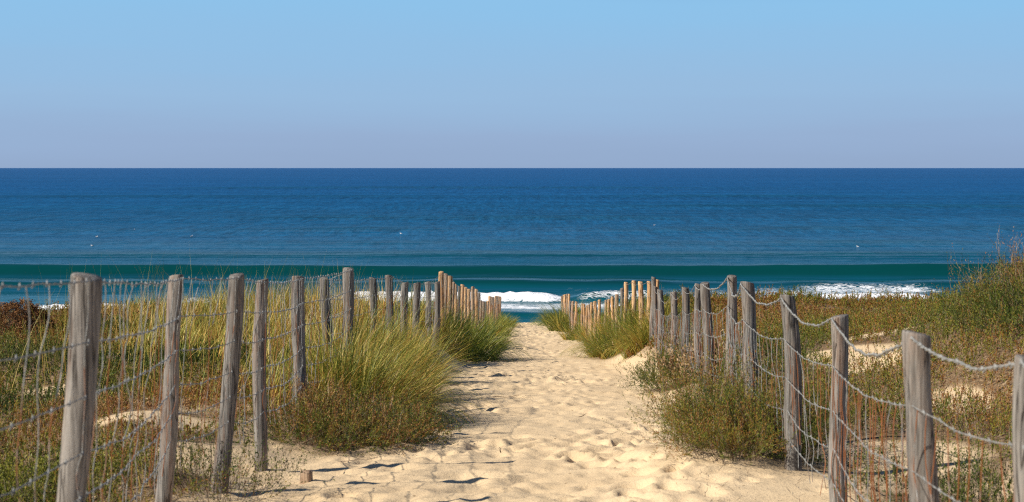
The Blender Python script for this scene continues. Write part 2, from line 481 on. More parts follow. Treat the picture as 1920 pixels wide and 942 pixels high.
# ------------------------------------------------------------------ posts
# (x px, top y px, width px, distance m, colour, lean in x of the foot (m), bend)
LEFT = [(157, 518, 58, 4.55, 'g', -0.085, 0.0), (334, 517, 29, 7.3, 'g', -0.115, 0.005), (439, 516, 32, 8.3, 'g', -0.10, 0.03), (490, 525, 24, 9.25, 'g', -0.02, 0.0),
        (559, 519, 24, 11.3, 'g', -0.01, 0.006), (609, 522, 18, 14, 'g', 0.0, 0.006), (651, 504, 20, 13.7, 'g', 0.0, 0), (699, 521, 14, 17, 'g', -0.01, 0), (729, 517, 14, 18.2, 'g', 0, 0),
        (758, 530, 13, 19.6, 'g', 0, 0), (780, 531, 13.5, 20.6, 'g', 0, 0), (800, 529, 10.5, 22.3, 'g', 0.03, 0.01), (820, 529, 12, 21.2, 'g', -0.05, 0.01),
        (828, 510, 10, 23.8, 'o', 0.0, 0), (835, 514, 8, 25, 'm', -0.02, 0), (842.5, 518, 9.5, 26, 'o', -0.02, 0), (849, 530, 7, 27, 'm', -0.02, 0), (854, 533.6, 7, 28, 'o', -0.02, 0),
        (860, 537, 5.5, 29, 'g', 0, 0), (866, 534, 7.8, 29.8, 'o', 0, 0), (873, 539.6, 6.5, 31, 'o', 0, 0), (880, 543, 6.5, 32, 'o', -0.03, 0), (887, 538, 7.5, 33, 'm', -0.03, 0),
        (893.5, 543, 6, 34.5, 'o', -0.04, 0), (898, 550, 5, 36, 'g', -0.03, 0), (901, 564, 5, 38.5, 'm', 0, 0), (905.5, 566, 5.5, 40.3, 'm', 0, 0), (909.5, 566.5, 4.5, 42, 'g', 0, 0), (914, 565.5, 5, 43.6, 'o', 0, 0),
        (918, 556, 5, 45.2, 'o', 0, 0), (921.5, 557, 4.5, 46.8, 'o', 0, 0), (925, 558, 4.5, 48.3, 'm', 0, 0), (929, 556, 4.5, 50, 'o', 0, 0), (932.2, 556, 4.2, 51.7, 'm', 0, 0), (935, 556, 4, 53.4, 'o', 0, 0), (938, 557, 4, 55, 'o', 0, 0)]
RIGHT = [(1932, 672, 40, 4.25, 'g', 0.02, 0), (1727, 625, 52, 5.2, 'g', 0.03, 0.0), (1572, 593, 33, 7.6, 'g', 0.02, 0.004), (1476, 555, 30, 8.8, 'g', 0.06, 0.012), (1399, 530, 26, 10.2, 'g', 0.06, 0.01),
         (1371, 518, 19, 12.8, 'g', 0.02, 0.0), (1324, 531, 18, 14.5, 'g', 0.03, 0.008), (1308, 533, 13, 15.5, 'g', 0.03, 0), (1285, 540, 14, 16.8, 'g', 0.02, 0), (1263, 548, 12, 18.5, 'g', 0.02, 0),
         (1239, 544, 12.5, 20.6, 'g', 0.01, 0), (1230.7, 538, 9, 22, 'g', 0, 0), (1225, 520, 9.5, 22.8, 'g', 0, 0), (1233.5, 525, 7, 24.3, 'o', 0, 0), (1217, 528, 9.5, 24.9, 'o', 0.01, 0), (1202.5, 529, 9.5, 25.6, 'o', 0, 0),
         (1188, 527, 8.5, 26.4, 'o', 0.035, 0), (1174, 530, 8, 27.3, 'o', -0.01, 0), (1166, 541, 6.5, 28.2, 'g', 0, 0), (1157.5, 552.5, 7, 29, 'm', 0, 0), (1149.5, 557, 6.5, 29.8, 'o', 0, 0), (1143, 562, 6, 30.6, 'o', 0, 0),
         (1136, 563, 5.8, 31.2, 'm', 0, 0), (1123.5, 563, 6.2, 31.8, 'o', 0, 0), (1115.5, 566, 6.4, 33, 'o', 0.03, 0), (1109.5, 568, 4.5, 33.9, 'o', 0, 0), (1105, 572, 5, 34.8, 'm', 0, 0), (1100.7, 573, 5, 35.7, 'o', 0, 0), (1096, 571, 5, 36.7, 'o', 0, 0), (1092, 570, 4.6, 37.7, 'o', 0.01, 0),
         (1080.5, 566, 5, 39.3, 'o', -0.03, 0), (1074, 565.4, 4.8, 42.5, 'm', 0, 0), (1070, 565, 4.4, 45.6, 'g', 0, 0), (1067.5, 552, 4.6, 49.2, 'o', 0, 0), (1064, 552, 4.5, 51.4, 'm', 0, 0), (1060, 553, 4.4, 53.6, 'o', 0, 0), (1057, 554, 4.2, 55.6, 'o', 0, 0), (1054, 556, 4.0, 57.5, 'm', 0, 0)]

def wood_mat(name, base, dark, warm, warm_amt):
    m = NT(name)
    tcn = m.n('ShaderNodeTexCoord'); oi = m.n('ShaderNodeObjectInfo')
    off = m.n('ShaderNodeVectorMath', operation='ADD')
    cx = m.n('ShaderNodeCombineXYZ'); r = m.math('MULTIPLY', oi.outputs['Random'], 37.0)
    for i in range(3): m.l(r, cx.inputs[i])
    m.l(tcn.outputs['Object'], off.inputs[0]); m.l(cx.outputs[0], off.inputs[1])
    p = off.outputs[0]
    g1 = m.noise(m.mapping(p, (1, 1, 0.045)), 95, 5, 0.7)      # fine vertical grain
    g2 = m.noise(m.mapping(p, (1, 1, 0.10)), 22, 4, 0.6, 0.3)
    g3 = m.noise(m.mapping(p, (1, 1, 0.35)), 7, 3, 0.6)
    col = m.mix(m.rng(g1, 0.38, 0.60), dark, base)
    col = m.mix(m.math('MULTIPLY', m.rng(g2, 0.50, 0.66), warm_amt), col, warm)
    col = m.mix(m.rng(g3, 0.35, 0.7, 0.0, 0.35), col, (base[0] * 1.35, base[1] * 1.33, base[2] * 1.28))
    ck = m.noise(m.mapping(p, (1, 1, 0.03)), 30, 2, 0.5)       # drying cracks
    ckm = m.math('SUBTRACT', 1.0, m.math('MULTIPLY', m.math('ABSOLUTE', m.math('SUBTRACT', ck, 0.47)), 60.0), clamp=True)
    col = m.mix(m.math('MULTIPLY', ckm, 0.75), col, (0.03, 0.024, 0.02))
    v = m.n('ShaderNodeTexVoronoi'); v.inputs['Scale'].default_value = 6; m.l(m.mapping(p, (1, 1, 0.55)), v.inputs['Vector'])
    kn = m.rng(v.outputs['Distance'], 0.03, 0.12, 0.7, 0.0)
    col = m.mix(kn, col, (dark[0] * 0.45, dark[1] * 0.4, dark[2] * 0.35))
    tone = m.math('MULTIPLY_ADD', oi.outputs['Random'], 0.45, 0.78)
    col = m.mix(1.0, col, None or col) if False else col
    vm = m.n('ShaderNodeVectorMath', operation='SCALE'); m.l(col, vm.inputs[0]); m.l(tone, vm.inputs['Scale'])
    hgt = m.math('SUBTRACT', m.math('ADD', g1, m.math('MULTIPLY', g2, 0.7)), m.math('MULTIPLY', ckm, 1.3))
    return m.done(m.bsdf(vm.outputs[0], 0.85, 0.2, m.bump(hgt, 0.9, 0.006)))

WOOD = {'g': wood_mat('weathered_grey_wood', (0.235, 0.218, 0.197), (0.055, 0.048, 0.042), (0.22, 0.11, 0.055), 0.4),
        'm': wood_mat('greying_pine_wood', (0.40, 0.29, 0.20), (0.22, 0.14, 0.085), (0.42, 0.21, 0.09), 0.6),
        'o': wood_mat('fresh_orange_pine_wood', (0.60, 0.395, 0.215), (0.32, 0.17, 0.08), (0.50, 0.235, 0.085), 0.7)}

ORD = ['first', 'second', 'third', 'fourth', 'fifth', 'sixth', 'seventh', 'eighth', 'ninth', 'tenth', 'eleventh', 'twelfth', 'thirteenth', 'fourteenth', 'fifteenth', 'sixteenth',
       'seventeenth', 'eighteenth', 'nineteenth', 'twentieth', 'twenty-first', 'twenty-second', 'twenty-third', 'twenty-fourth', 'twenty-fifth', 'twenty-sixth', 'twenty-seventh', 'twenty-eighth',
       'twenty-ninth', 'thirtieth', 'thirty-first', 'thirty-second', 'thirty-third', 'thirty-fourth', 'thirty-fifth', 'thirty-sixth', 'thirty-seventh', 'thirty-eighth', 'thirty-ninth']
SPECIAL = {('left', 0): 'thick grey weathered post nearest the camera in the left fence, split down its left side',
           ('left', 1): 'slim grey leaning post beside the big near post in the left fence',
           ('left', 2): 'crooked grey post with wide top, leaning, third along the left fence',
           ('left', 3): 'thin straight grey post standing in bare sand at the end of its shadow, left fence',
           ('left', 4): 'grey post rising behind the low reddish shrub in the left fence',
           ('left', 6): 'grey post whose top stands highest among the grass of the left fence',
           ('left', 12): 'grey post leaning in front of the first orange posts, left fence',
           ('left', 13): 'tall orange post that starts the orange row of the left fence',
           ('right', 0): 'grey post cut off by the right edge of the photo',
           ('right', 1): 'stout grey post with a knot hole and dark crack, nearest whole post at right',
           ('right', 2): 'grey post carrying the sagging rope, second whole post at right',
           ('right', 3): 'grey leaning post at right whose top wire drops steeply to the next',
           ('right', 4): 'broad grey post behind the large green bush in the right fence',
           ('right', 5): 'tall grey post with rusty streak, highest top in the near right fence',
           ('right', 12): 'tall narrow grey post standing against the orange posts at right',
           ('right', 13): 'orange post peeping out behind the tall grey post at right',
           ('right', 16): 'orange post leaning sideways among the tall orange posts at right'}
LOOK = {'g': 'grey weathered', 'm': 'half-greyed pine', 'o': 'orange peeled pine'}

postinfo = {'left': [], 'right': []}
steel = NT('galvanised_steel')
_g = steel.n('ShaderNodeNewGeometry').outputs['Position']
steel_m = steel.done(steel.bsdf(steel.ramp(steel.noise(_g, 40, 3, 0.6), [(0.35, (0.30, 0.30, 0.29)), (0.65, (0.52, 0.53, 0.53))]), 0.55, 0.5, None, 0.25))

def make_post(side, i, px, py, wpx, d, kind, lean, bend):
    rr = np.random.default_rng(1000 + i + (500 if side == 'right' else 0))
    top = np.array([(px - 960) / F * d, d, EYE - (py - 315) / F * d])
    r0 = wpx / F * d / 2
    r0 = min(max(r0, 0.030), 0.056)
    fx = top[0] + lean; fy = d + rr.normal(0, 0.02)
    gz = float(ground(fx, fy))
    H = top[2] - gz
    sides, rings = (40, 46) if d < 12 else ((20, 26) if d < 26 else (12, 14))
    th = np.linspace(0, 2 * pi, sides, endpoint=False)
    zz = np.concatenate([np.linspace(-0.35, H - 0.03, rings), [H - 0.010, H - 0.003, H]])
    rs = np.concatenate([np.ones(rings), [0.985, 0.95, 0.90]])
    ph = rr.random(8) * 6.28
    V = []
    for z, k in zip(zz, rs):
        t = z / H
        ctr = np.array([(top[0] - fx) * t + bend * sin(pi * np.clip(t, 0, 1)) * 1.0 + 0.010 * sin(5 * t + ph[0]), (d - fy) * t + 0.005 * sin(4.3 * t + ph[1])])
        rad = r0 * k * (1.06 - 0.10 * t + 0.05 * sin(7 * t + ph[2]) + 0.03 * sin(15 * t + ph[6]))
        prof = 1 + 0.05 * np.cos(2 * th + ph[3] + 0.7 * t) + 0.03 * np.cos(3 * th + ph[4] + 1.3 * t) + 0.015 * np.cos(7 * th + ph[5] - t)
        if kind == 'g' and d < 26:     # drying splits running down the wood
            for q in (ph[3], ph[6] + 2.1):
                dq = np.angle(np.exp(1j * (th - q - 0.25 * t)))
                prof -= 0.11 * np.exp(-(dq / 0.10) ** 2) * (0.4 + 0.6 * t)
        for _k in range(2):            # knots swell the stem
            kz = (ph[5 + _k] / 6.28) * H; ka = ph[_k]
            dq = np.angle(np.exp(1j * (th - ka)))
            prof += 0.07 * np.exp(-(dq / 0.5) ** 2 - ((z - kz) / 0.035) ** 2)
        tilt = 0.012 * rr.uniform(0, 0) + (0.35 * r0 * np.cos(th + ph[7]) * 0.55 if z > H - 0.02 else 0)
        V.append(np.stack([ctr[0] + rad * prof * np.cos(th), ctr[1] + rad * prof * np.sin(th), z + tilt + 0 * th], -1))
    n = len(V); V = np.concatenate(V)
    idx = np.arange(n * sides).reshape(n, sides)
    Q = np.stack([idx[:-1], np.roll(idx[:-1], -1, 1), np.roll(idx[1:], -1, 1), idx[1:]], -1).reshape(-1, 4)
    cidx = len(V)
    V = np.concatenate([V, [[V[-sides:, 0].mean(), V[-sides:, 1].mean(), H + 0.001]]])
    T = np.array([[idx[-1, j], idx[-1, (j + 1) % sides], cidx] for j in range(sides)])
    o = mesh('fence_post', V, Q, T, WOOD[kind])
    o.location = (fx, fy, gz)
    lab = SPECIAL.get((side, i))
    if not lab:
        lab = '%s post, %s from the camera end of the %s fence' % (LOOK[kind], ORD[i], side)
    tag(o, lab, 'fence post', 'posts of the %s wire fence' % side)
    postinfo[side].append(dict(top=top, foot=np.array([fx, fy, gz]), r=r0, H=H, o=o, d=d))
    return o

for i, a in enumerate(LEFT): make_post('left', i, *a)
for i, a in enumerate(RIGHT): make_post('right', i, *a)
print('post heights', [round(p['H'], 2) for p in postinfo['left']], [round(p['H'], 2) for p in postinfo['right']])

# ------------------------------------------------------------------ wire netting
def tube(P, r, k=5):
    P = np.asarray(P, float); n = len(P)
    T = np.gradient(P, axis=0); T /= np.linalg.norm(T, axis=1)[:, None] + 1e-9
    ref = np.where(np.abs(T[:, 2:3]) > 0.9, np.array([[1.0, 0, 0]]), np.array([[0, 0, 1.0]]))
    A = np.cross(T, ref); A /= np.linalg.norm(A, axis=1)[:, None] + 1e-9
    B = np.cross(T, A)
    th = np.linspace(0, 2 * pi, k, endpoint=False)
    r = np.broadcast_to(np.asarray(r, float), (n,))
    V = P[:, None] + r[:, None, None] * (np.cos(th)[None, :, None] * A[:, None] + np.sin(th)[None, :, None] * B[:, None])
    idx = np.arange(n * k).reshape(n, k)
    Q = np.stack([idx[:-1], np.roll(idx[:-1], -1, 1), np.roll(idx[1:], -1, 1), idx[1:]], -1).reshape(-1, 4)
    return V.reshape(-1, 3), Q

class Acc:
    def __init__(s): s.V = []; s.Q = []; s.T = []; s.A = []; s.n = 0
    def add(s, V, Q, tint=None):
        s.V.append(V); s.Q.append(Q + s.n); s.n += len(V)
        s.A.append(np.broadcast_to(0.5 if tint is None else tint, (len(V),)))
    def build(s, name, mat, parent=None, smooth=True):
        return mesh(name, np.concatenate(s.V), np.concatenate(s.Q), None, mat, parent, {'tint': np.concatenate(s.A)}, smooth)

wm = NT('netting_wire')
_p = wm.n('ShaderNodeNewGeometry').outputs['Position']
_r = wm.rng(wm.math('ADD', wm.attr('tint'), wm.math('MULTIPLY', wm.math('SUBTRACT', wm.noise(_p, 7, 3, 0.6), 0.5), 1.1)), 0.42, 0.58)
_gr = wm.ramp(wm.noise(_p, 60, 2), [(0.3, (0.17, 0.17, 0.16)), (0.7, (0.36, 0.36, 0.34))])
wire_m = wm.done(wm.bsdf(wm.mix(_r, _gr, (0.27, 0.095, 0.03)), 0.6, 0.4, None, 0.15))

def netting(side, offs, rope_only_top, sag, label):
    ps = postinfo[side]
    sgn = 1 if side == 'left' else -1
    root = empty('wire_netting', tuple(ps[0]['foot']))
    tag(root, label, 'wire fence', 'wire nettings along the path')
    base = np.array(root.location)
    rr = np.random.default_rng(88 if side == 'left' else 99)
    order = sorted(ps, key=lambda p: p['d'])
    # an extra span runs out of the picture towards the camera
    A0 = order[0]; A1 = order[1]
    prev = A0['top'] + (A0['top'] - A1['top']) * np.array([0.9, 0.9, 0.15])
    prev[0] = A0['top'][0] - (0.10 if side == 'left' else -0.02)
    prev[1] = max(prev[1], 2.2)
    if side == 'left': prev[2] = EYE - 0.0695 * prev[1]
    pf = prev.copy(); pf[2] = prev[2] - 1.1
    chain = [dict(top=prev, foot=pf, r=0.04, H=1.1, d=prev[1])] + order
    def strand_pt(k, a, b, t):
        """point on strand k between posts a and b"""
        o = offs[k]
        Pa = a['top'] + (a['foot'] - a['top']) * (o / a['H']); Pb = b['top'] + (b['foot'] - b['top']) * (o / b['H'])
        side_v = np.array([sgn * 0.8, -0.6, 0.0])
        Pa = Pa + side_v * (a['r'] * 0.98); Pb = Pb + side_v * (b['r'] * 0.98)
        P = Pa[None] * (1 - t[:, None]) + Pb[None] * t[:, None]
        L = np.linalg.norm(Pb - Pa)
        s = sag[k] * min(L, 2.2) * jit[(k, id(a))]
        P[:, 2] -= 4 * s * t * (1 - t)
        w = np.sin(pi * np.clip(t, 0, 1))
        P[:, 2] += w * 0.012 * fbm(t * L * 5 + k * 9 + a['d'], t * 0 + k, 2)
        P[:, 0] += w * 0.02 * fbm(t * L * 4 + k * 3 + a['d'], t * 0 + 50 + k, 2)
        return P
    jit = {}
    for k in range(len(offs)):
        for a in chain: jit[(k, id(a))] = rr.uniform(0.6, 1.35) * (1.0 if k < 3 else rr.choice([1, 1.3, 0.7]))
    for k in range(len(offs)):
        acc = Acc()
        for a, b in zip(chain[:-1], chain[1:]):
            L = np.linalg.norm(b['top'] - a['top'])
            near = a['d'] < 15
            n = int(np.clip(L / (0.016 if near else 0.10), 6, 170))
            t = np.linspace(0, 1, n)
            P = strand_pt(k, a, b, t)
            if near:      # two wires twisted round each other
                s = t * L
                big = (k == 0 and side == 'right'); rad = 0.0032 if big else 0.0015
                rw = 0.0025 if big else 0.00125
                for q in (0, pi):
                    ang = s * 2 * pi / (0.085 if k == 0 else 0.11) + q
                    PP = P + rad * np.stack([np.cos(ang) * 0.9, 0 * ang, np.sin(ang)], -1)
                    v, qd = tube(PP, rw * (1 + 0.35 * (np.sin(s * 55 + q) > 0.8)), 5)
                    acc.add(v - base, qd, 0.16)
            else:
                v, qd = tube(P, 0.0028 if k == 0 else 0.0019, 4)
                acc.add(v - base, qd, 0.2)
            if near:      # knots where the uprights are tied
                for tk in np.arange(0.08, L, 0.15 if k else 0.11) / L:
                    p = strand_pt(k, a, b, np.array([tk]))[0]
                    hp = p + np.array([[0, -0.006, -0.007], [0.003, -0.003, -0.002], [0.001, 0.003, 0.003], [0, 0.007, 0.007]]) * 1.2
                    v, qd = tube(hp, ([0.0014, 0.0026, 0.0026, 0.0014] if (k or side == 'left') else [0.002, 0.0045, 0.0045, 0.002]), 5)
                    acc.add(v - base, qd, 0.1)
        acc.build('strand', wire_m, root)
    # uprights
    k0 = 1 if rope_only_top else 0
    cnt = 0; rest = Acc(); dspan = 0
    for a, b in zip(chain[:-1], chain[1:]):
        L = np.linalg.norm(b['top'] - a['top'])
        if L < 0.05: continue
        nv = max(1, int(L / ((0.155 if side == 'left' else 0.10) if a['d'] < 22 else 0.24)))
        for q in range(nv):
            t0 = (q + 0.5 + rr.uniform(-0.28, 0.28)) / nv
            pts = []; drift = 0.0
            kend = len(offs) if rr.random() > 0.18 else len(offs) - 1
            for k in range(k0, kend):
                t = np.clip(t0 + drift, 0.01, 0.99)
                p = strand_pt(k, a, b, np.array([t]))[0]
                if pts:
                    mid = (pts[-1] + p) / 2 + np.array([rr.normal(0, 0.007), rr.normal(0, 0.012), 0])
                    q1 = pts[-1] * 0.75 + p * 0.25 + (mid - (pts[-1] + p) / 2) * 0.7
                    q3 = pts[-1] * 0.25 + p * 0.75 + (mid - (pts[-1] + p) / 2) * 0.7
                    pts += [q1, mid, q3]
                pts.append(p)
                drift += rr.normal(0, 0.035) / max(L, 0.5)
            last = pts[-1]; pts.append(last + np.array([rr.normal(0, 0.01), rr.normal(0, 0.02), -rr.uniform(0.03, 0.12)]))
            P = np.array(pts)
            near = a['d'] < 22
            v, qd = tube(P, (0.0018 if side == 'right' else 0.0016) if near else 0.0017, 4)
            zt = (P[:, 2] - P[-1, 2]) / (P[0, 2] - P[-1, 2] + 1e-6)
            rusty = (0.62 if a['d'] < 7.2 else 0.34) if side == 'right' else 0.42
            tint = np.repeat(rusty + rr.normal(0, 0.12) + (0.22 if rr.random() < 0.3 else 0) - 0.45 * (zt > 0.72) * (side == 'left'), 4)
            if cnt < 96 and (a['d'] > 2.0):
                o = mesh('upright_wire', v - base, qd, None, wire_m, root, {'tint': tint}); cnt += 1
            else:
                rest.add(v - base, qd, tint)
    o = rest.build('upright_wires', wire_m, root); o['kind'] = 'stuff'
    return root

netting('left', [0.012, 0.185, 0.34, 0.50, 0.63, 0.76], False, [0.006, 0.008, 0.012, 0.02, 0.025, 0.03],
        'knotted wire netting with many thin uprights strung along the left posts')
netting('right', [0.012, 0.235, 0.45, 0.63, 0.80], True, [0.05, 0.03, 0.03, 0.03, 0.03],
        'sagging wire netting with a loose twisted top strand along the right posts')

# ------------------------------------------------------------------ grass
GRASS = mat_leaf('marram_blade', [(0.0, (0.05, 0.085, 0.012)), (0.28, (0.14, 0.185, 0.022)), (0.48, (0.30, 0.29, 0.040)), (0.68, (0.56, 0.42, 0.10)), (0.82, (0.55, 0.28, 0.055)), (0.92, (0.26, 0.10, 0.022)), (1.0, (0.75, 0.62, 0.36))], 0.22, 0.5, 0.35)

def blades(rt, az, lean, length, width, curve, tint, seg=5, r=None):
    """rt (N,3) roots; blade leans from the vertical by lean and droops by curve towards az"""
    r = r or rng
    N = len(rt); s = np.linspace(0, 1, seg + 1)
    ang = lean[:, None] + curve[:, None] * s[None] ** 1.5
    dx = np.sin(ang) / seg * length[:, None]; dz = np.cos(ang) / seg * length[:, None]
    X = np.concatenate([np.zeros((N, 1)), np.cumsum(dx[:, 1:], 1)], 1); Z = np.concatenate([np.zeros((N, 1)), np.cumsum(dz[:, 1:], 1)], 1)
    tw = r.normal(0, 0.25, N)[:, None] * s[None] ** 2 * length[:, None] * 0.5
    ca, sa = np.cos(az)[:, None], np.sin(az)[:, None]
    P = np.stack([rt[:, 0:1] + X * ca - tw * sa, rt[:, 1:2] + X * sa + tw * ca, rt[:, 2:3] + Z], -1)
    wa = az + pi / 2 + r.normal(0, 0.9, N)
    W = np.stack([np.cos(wa), np.sin(wa), np.zeros(N)], -1)[:, None] * (width[:, None] * (1 - s[None] ** 1.6 * 0.93))[..., None] * 0.5
    V = np.stack([P - W, P + W], 2).reshape(-1, 3)
    b = (np.arange(N) * (seg + 1) * 2)[:, None]; k = np.arange(seg)[None] * 2
    Q = np.stack([b + k, b + k + 1, b + k + 3, b + k + 2], -1).reshape(-1, 4)
    tt = np.clip(tint[:, None] + 0.20 * (0.7 - s[None] * 1.3) + np.zeros((N, seg + 1)), 0, 1)
    return V, Q, np.repeat(tt.reshape(-1), 2)

def tuft(cx, cy, n, R, L, wind=0.25, lean=0.55, tint=0.45, tsd=0.18, width=0.0045, name='marram_tuft', label='', group='marram tufts beside the path', Ry=None, zoff=0.0):
    r = np.random.default_rng(int(abs(cx * 971 + cy * 131)) + n)
    a = r.random(n) * 2 * pi; q = np.sqrt(r.random(n)) * R
    x = q * np.cos(a); y = q * np.sin(a) * ((Ry or R) / R)
    gx = cx + x; gy = cy + y
    gz0 = float(ground(cx, cy)); tsd = tsd * 1.15
    gz = ground(gx, gy) - gz0 - 0.03 + zoff
    nb = max(6, n // 16); bi = r.integers(0, nb, n)
    ba = r.random(nb) * 2 * pi; bq = np.sqrt(r.random(nb)) * R
    x = bq[bi] * np.cos(ba[bi]) + r.normal(0, 0.018, n); y = (bq * np.sin(ba))[bi] * ((Ry or R) / R) + r.normal(0, 0.02, n)
    gx = cx + x; gy = cy + y; gz = ground(gx, gy) - gz0 - 0.03 + zoff; a = ba[bi]; q = bq[bi]
    vx = np.cos(a) * q / R * lean + wind; vy = np.sin(a) * q / R * lean - 0.10
    vx += r.normal(0, 0.24, nb)[bi] + r.normal(0, 0.17, n); vy += r.normal(0, 0.20, nb)[bi] + r.normal(0, 0.13, n)
    bt = r.normal(0, 0.13, nb)[bi]; bl = r.uniform(0.7, 1.12, nb)[bi]
    az = np.arctan2(vy, vx); ln = np.clip(np.hypot(vx, vy), 0.02, 1.3)
    n_ = n; width = width * 1.55
    le = L * bl * r.uniform(0.55, 1.15, n)
    V, Q, T = blades(np.stack([x, y, gz], -1), az, ln * 0.55, le, width * r.uniform(0.6, 1.3, n), ln * r.uniform(0.8, 2.1, n), np.clip(r.normal(tint, tsd * 0.7, n) + bt + 0.25 * fbm(gx * 2.2, gy * 2.2, 2), 0, 1), 6, r)
    o = mesh(name, V, Q, None, GRASS, None, {'tint': T})
    o.location = (cx, cy, gz0)
    tag(o, label, 'grass tuft', group)
    return o

T_ = 'marram_tuft'
tuft(-1.18, 13.0, 3000, 0.42, 0.76, 0.40, 0.75, 0.56, 0.22, 0.005, label='largest arching marram tuft, spilling over the path in front of the left posts', Ry=0.8)
tuft(-1.25, 12.4, 1700, 0.34, 0.72, 0.22, 0.6, 0.56, 0.20, 0.005, label='tall olive marram tuft right behind the low reddish shrub on the left')
tuft(-1.32, 15.6, 2400, 0.45, 0.85, 0.22, 0.6, 0.56, 0.20, 0.005, label='upright straw and green marram tuft just beyond the largest arching tuft', Ry=0.9)
tuft(-1.28, 18.3, 1500, 0.38, 0.72, 0.25, 0.6, 0.56, 0.20, 0.005, label='straw-coloured marram tuft before the narrow grey posts of the left fence')
tuft(-0.78, 25.2, 2100, 0.5, 0.85, 0.40, 0.8, 0.27, 0.14, 0.0065, label='green marram tuft curving over the sand below the first orange posts', Ry=0.9)
tuft(-1.1, 23.4, 700, 0.35, 0.6, 0.25, 0.5, 0.62, 0.15, 0.0065, label='short tan tuft at the foot of the leaning grey post, left fence')
tuft(-0.72, 31.0, 1000, 0.55, 0.66, 0.3, 0.6, 0.36, 0.15, 0.009, label='bushy green tuft half way along the orange posts on the left', Ry=1.2)
tuft(-0.62, 41.0, 900, 0.55, 0.62, 0.3, 0.6, 0.36, 0.15, 0.011, label='low green tuft under the short far posts on the left', Ry=1.8)
tuft(-0.45, 51.5, 900, 0.5, 0.60, 0.35, 0.7, 0.36, 0.15, 0.012, label='farthest left tuft, where the path drops to the sea', Ry=2.5)
tuft(1.95, 55.5, 1500, 0.75, 0.95, -0.40, 0.8, 0.34, 0.15, 0.012, label='far green tuft bending over the path end, right of the sea gap', Ry=2.5)
tuft(1.62, 46.0, 900, 0.5, 0.8, -0.3, 0.6, 0.38, 0.15, 0.011, label='green tuft under the far right posts, next nearer than the one bending over', Ry=1.8)
tuft(1.66, 37.0, 750, 0.45, 0.55, -0.25, 0.6, 0.42, 0.15, 0.009, label='small green tuft before the row of slim orange posts at right', Ry=1.3)
tuft(1.78, 26.2, 1500, 0.45, 0.78, -0.40, 0.7, 0.36, 0.15, 0.0065, label='green marram tuft arching left at the feet of the tall orange posts', Ry=1.1)
tuft(1.98, 23.2, 1000, 0.32, 0.62, -0.42, 0.6, 0.60, 0.16, 0.006, label='brownish drooping tuft beside the tall grey post at right')
tuft(1.85, 30.5, 800, 0.4, 0.72, -0.2, 0.5, 0.60, 0.18, 0.007, label='brown reedy tuft between slim and tall orange posts at right', Ry=1.0)

# tall grass filling the left bank, and thin grass elsewhere: nobody could count it
def scatter(n, xr, dr, dens, r):
    x = r.uniform(*xr, n); d = dr[0] + (dr[1] - dr[0]) * r.random(n) ** 1.25
    keep = (r.random(n) < dens(x, d)) & (np.abs(x) < 0.40 * d + 3.5)
    return x[keep], d[keep]

def grassfield(name, n, xr, dr, dens, L, tint, width, label, wind=0.15, tsd=0.17, clumpy=True, seed=5):
    r = np.random.default_rng(seed)
    x, d = scatter(n, xr, dr, dens, r)
    if clumpy:    # gather the roots into tussocks
        cx = np.floor(x / 0.42) * 0.42 + 0.21 + 0.16 * np.sin(np.floor(d / 0.5) * 12.9); cd = np.floor(d / 0.5) * 0.5 + 0.25 + 0.16 * np.sin(np.floor(x / 0.42) * 78.2)
        x = x + (cx - x) * 0.45; d = d + (cd - d) * 0.45
        ox, od = x - cx, d - cd
    else: ox = od = np.zeros_like(x)
    N = len(x)
    hx = np.floor(x / 0.09).astype(int); hd = np.floor(d / 0.13).astype(int)
    def hs(q): return _T[(hx * 7 + q) % 512, (hd * 13 + q * 31) % 512] - 0.5
    vx = ox * 1.4 + wind + 0.9 * hs(1) + r.normal(0, 0.14, N); vy = od * 1.4 - 0.03 + 0.8 * hs(2) + r.normal(0, 0.14, N)
    az = np.arctan2(vy, vx); ln = np.clip(np.hypot(vx, vy), 0.02, 1.1)
    le = L(x, d) * r.uniform(0.5, 1.15, N) * (1 + 0.35 * fbm(x * 0.8, d * 0.6, 2))
    tn = np.clip(r.normal(tint, tsd * 0.6, N) + 0.42 * hs(3) + 0.55 * fbm(x * 0.9 + 4, d * 0.7, 3), 0, 1)
    V, Q, T = blades(np.stack([x, d, ground(x, d) - 0.02], -1), az, ln * 0.5, le, width(d) * r.uniform(0.6, 1.3, N), ln * r.uniform(0.7, 1.9, N), tn, 5, r)
    o = mesh(name, V, Q, None, GRASS, None, {'tint': T})
    tag(o, label, 'grass', kind='stuff')
    return o

def dens_left(x, d):
    off = -(x - center(d))
    a = sstep(1.15, 1.5, off) * sstep(10.8, 12.2, d)
    # bare / low ground to the far left and near
    line = sstep(-1.9, -2.5, x)     # beyond the fence
    u = -x / d                      # how far to the left
    low = sstep(13.0 + 5.0 * np.clip(u * 4 - 0.55, 0, 1.2), 15.0 + 5.0 * np.clip(u * 4 - 0.55, 0, 1.2), d)
    a = a * (1 - line * (1 - low))
    a = a * (1 - 0.75 * sstep(0.27, 0.32, u))
    return a * (1 - sstep(32, 40, d) * 0.7) * (0.55 + 0.9 * np.clip(fbm(x * 0.8 + 3, d * 0.6, 3) + 0.45, 0, 1))

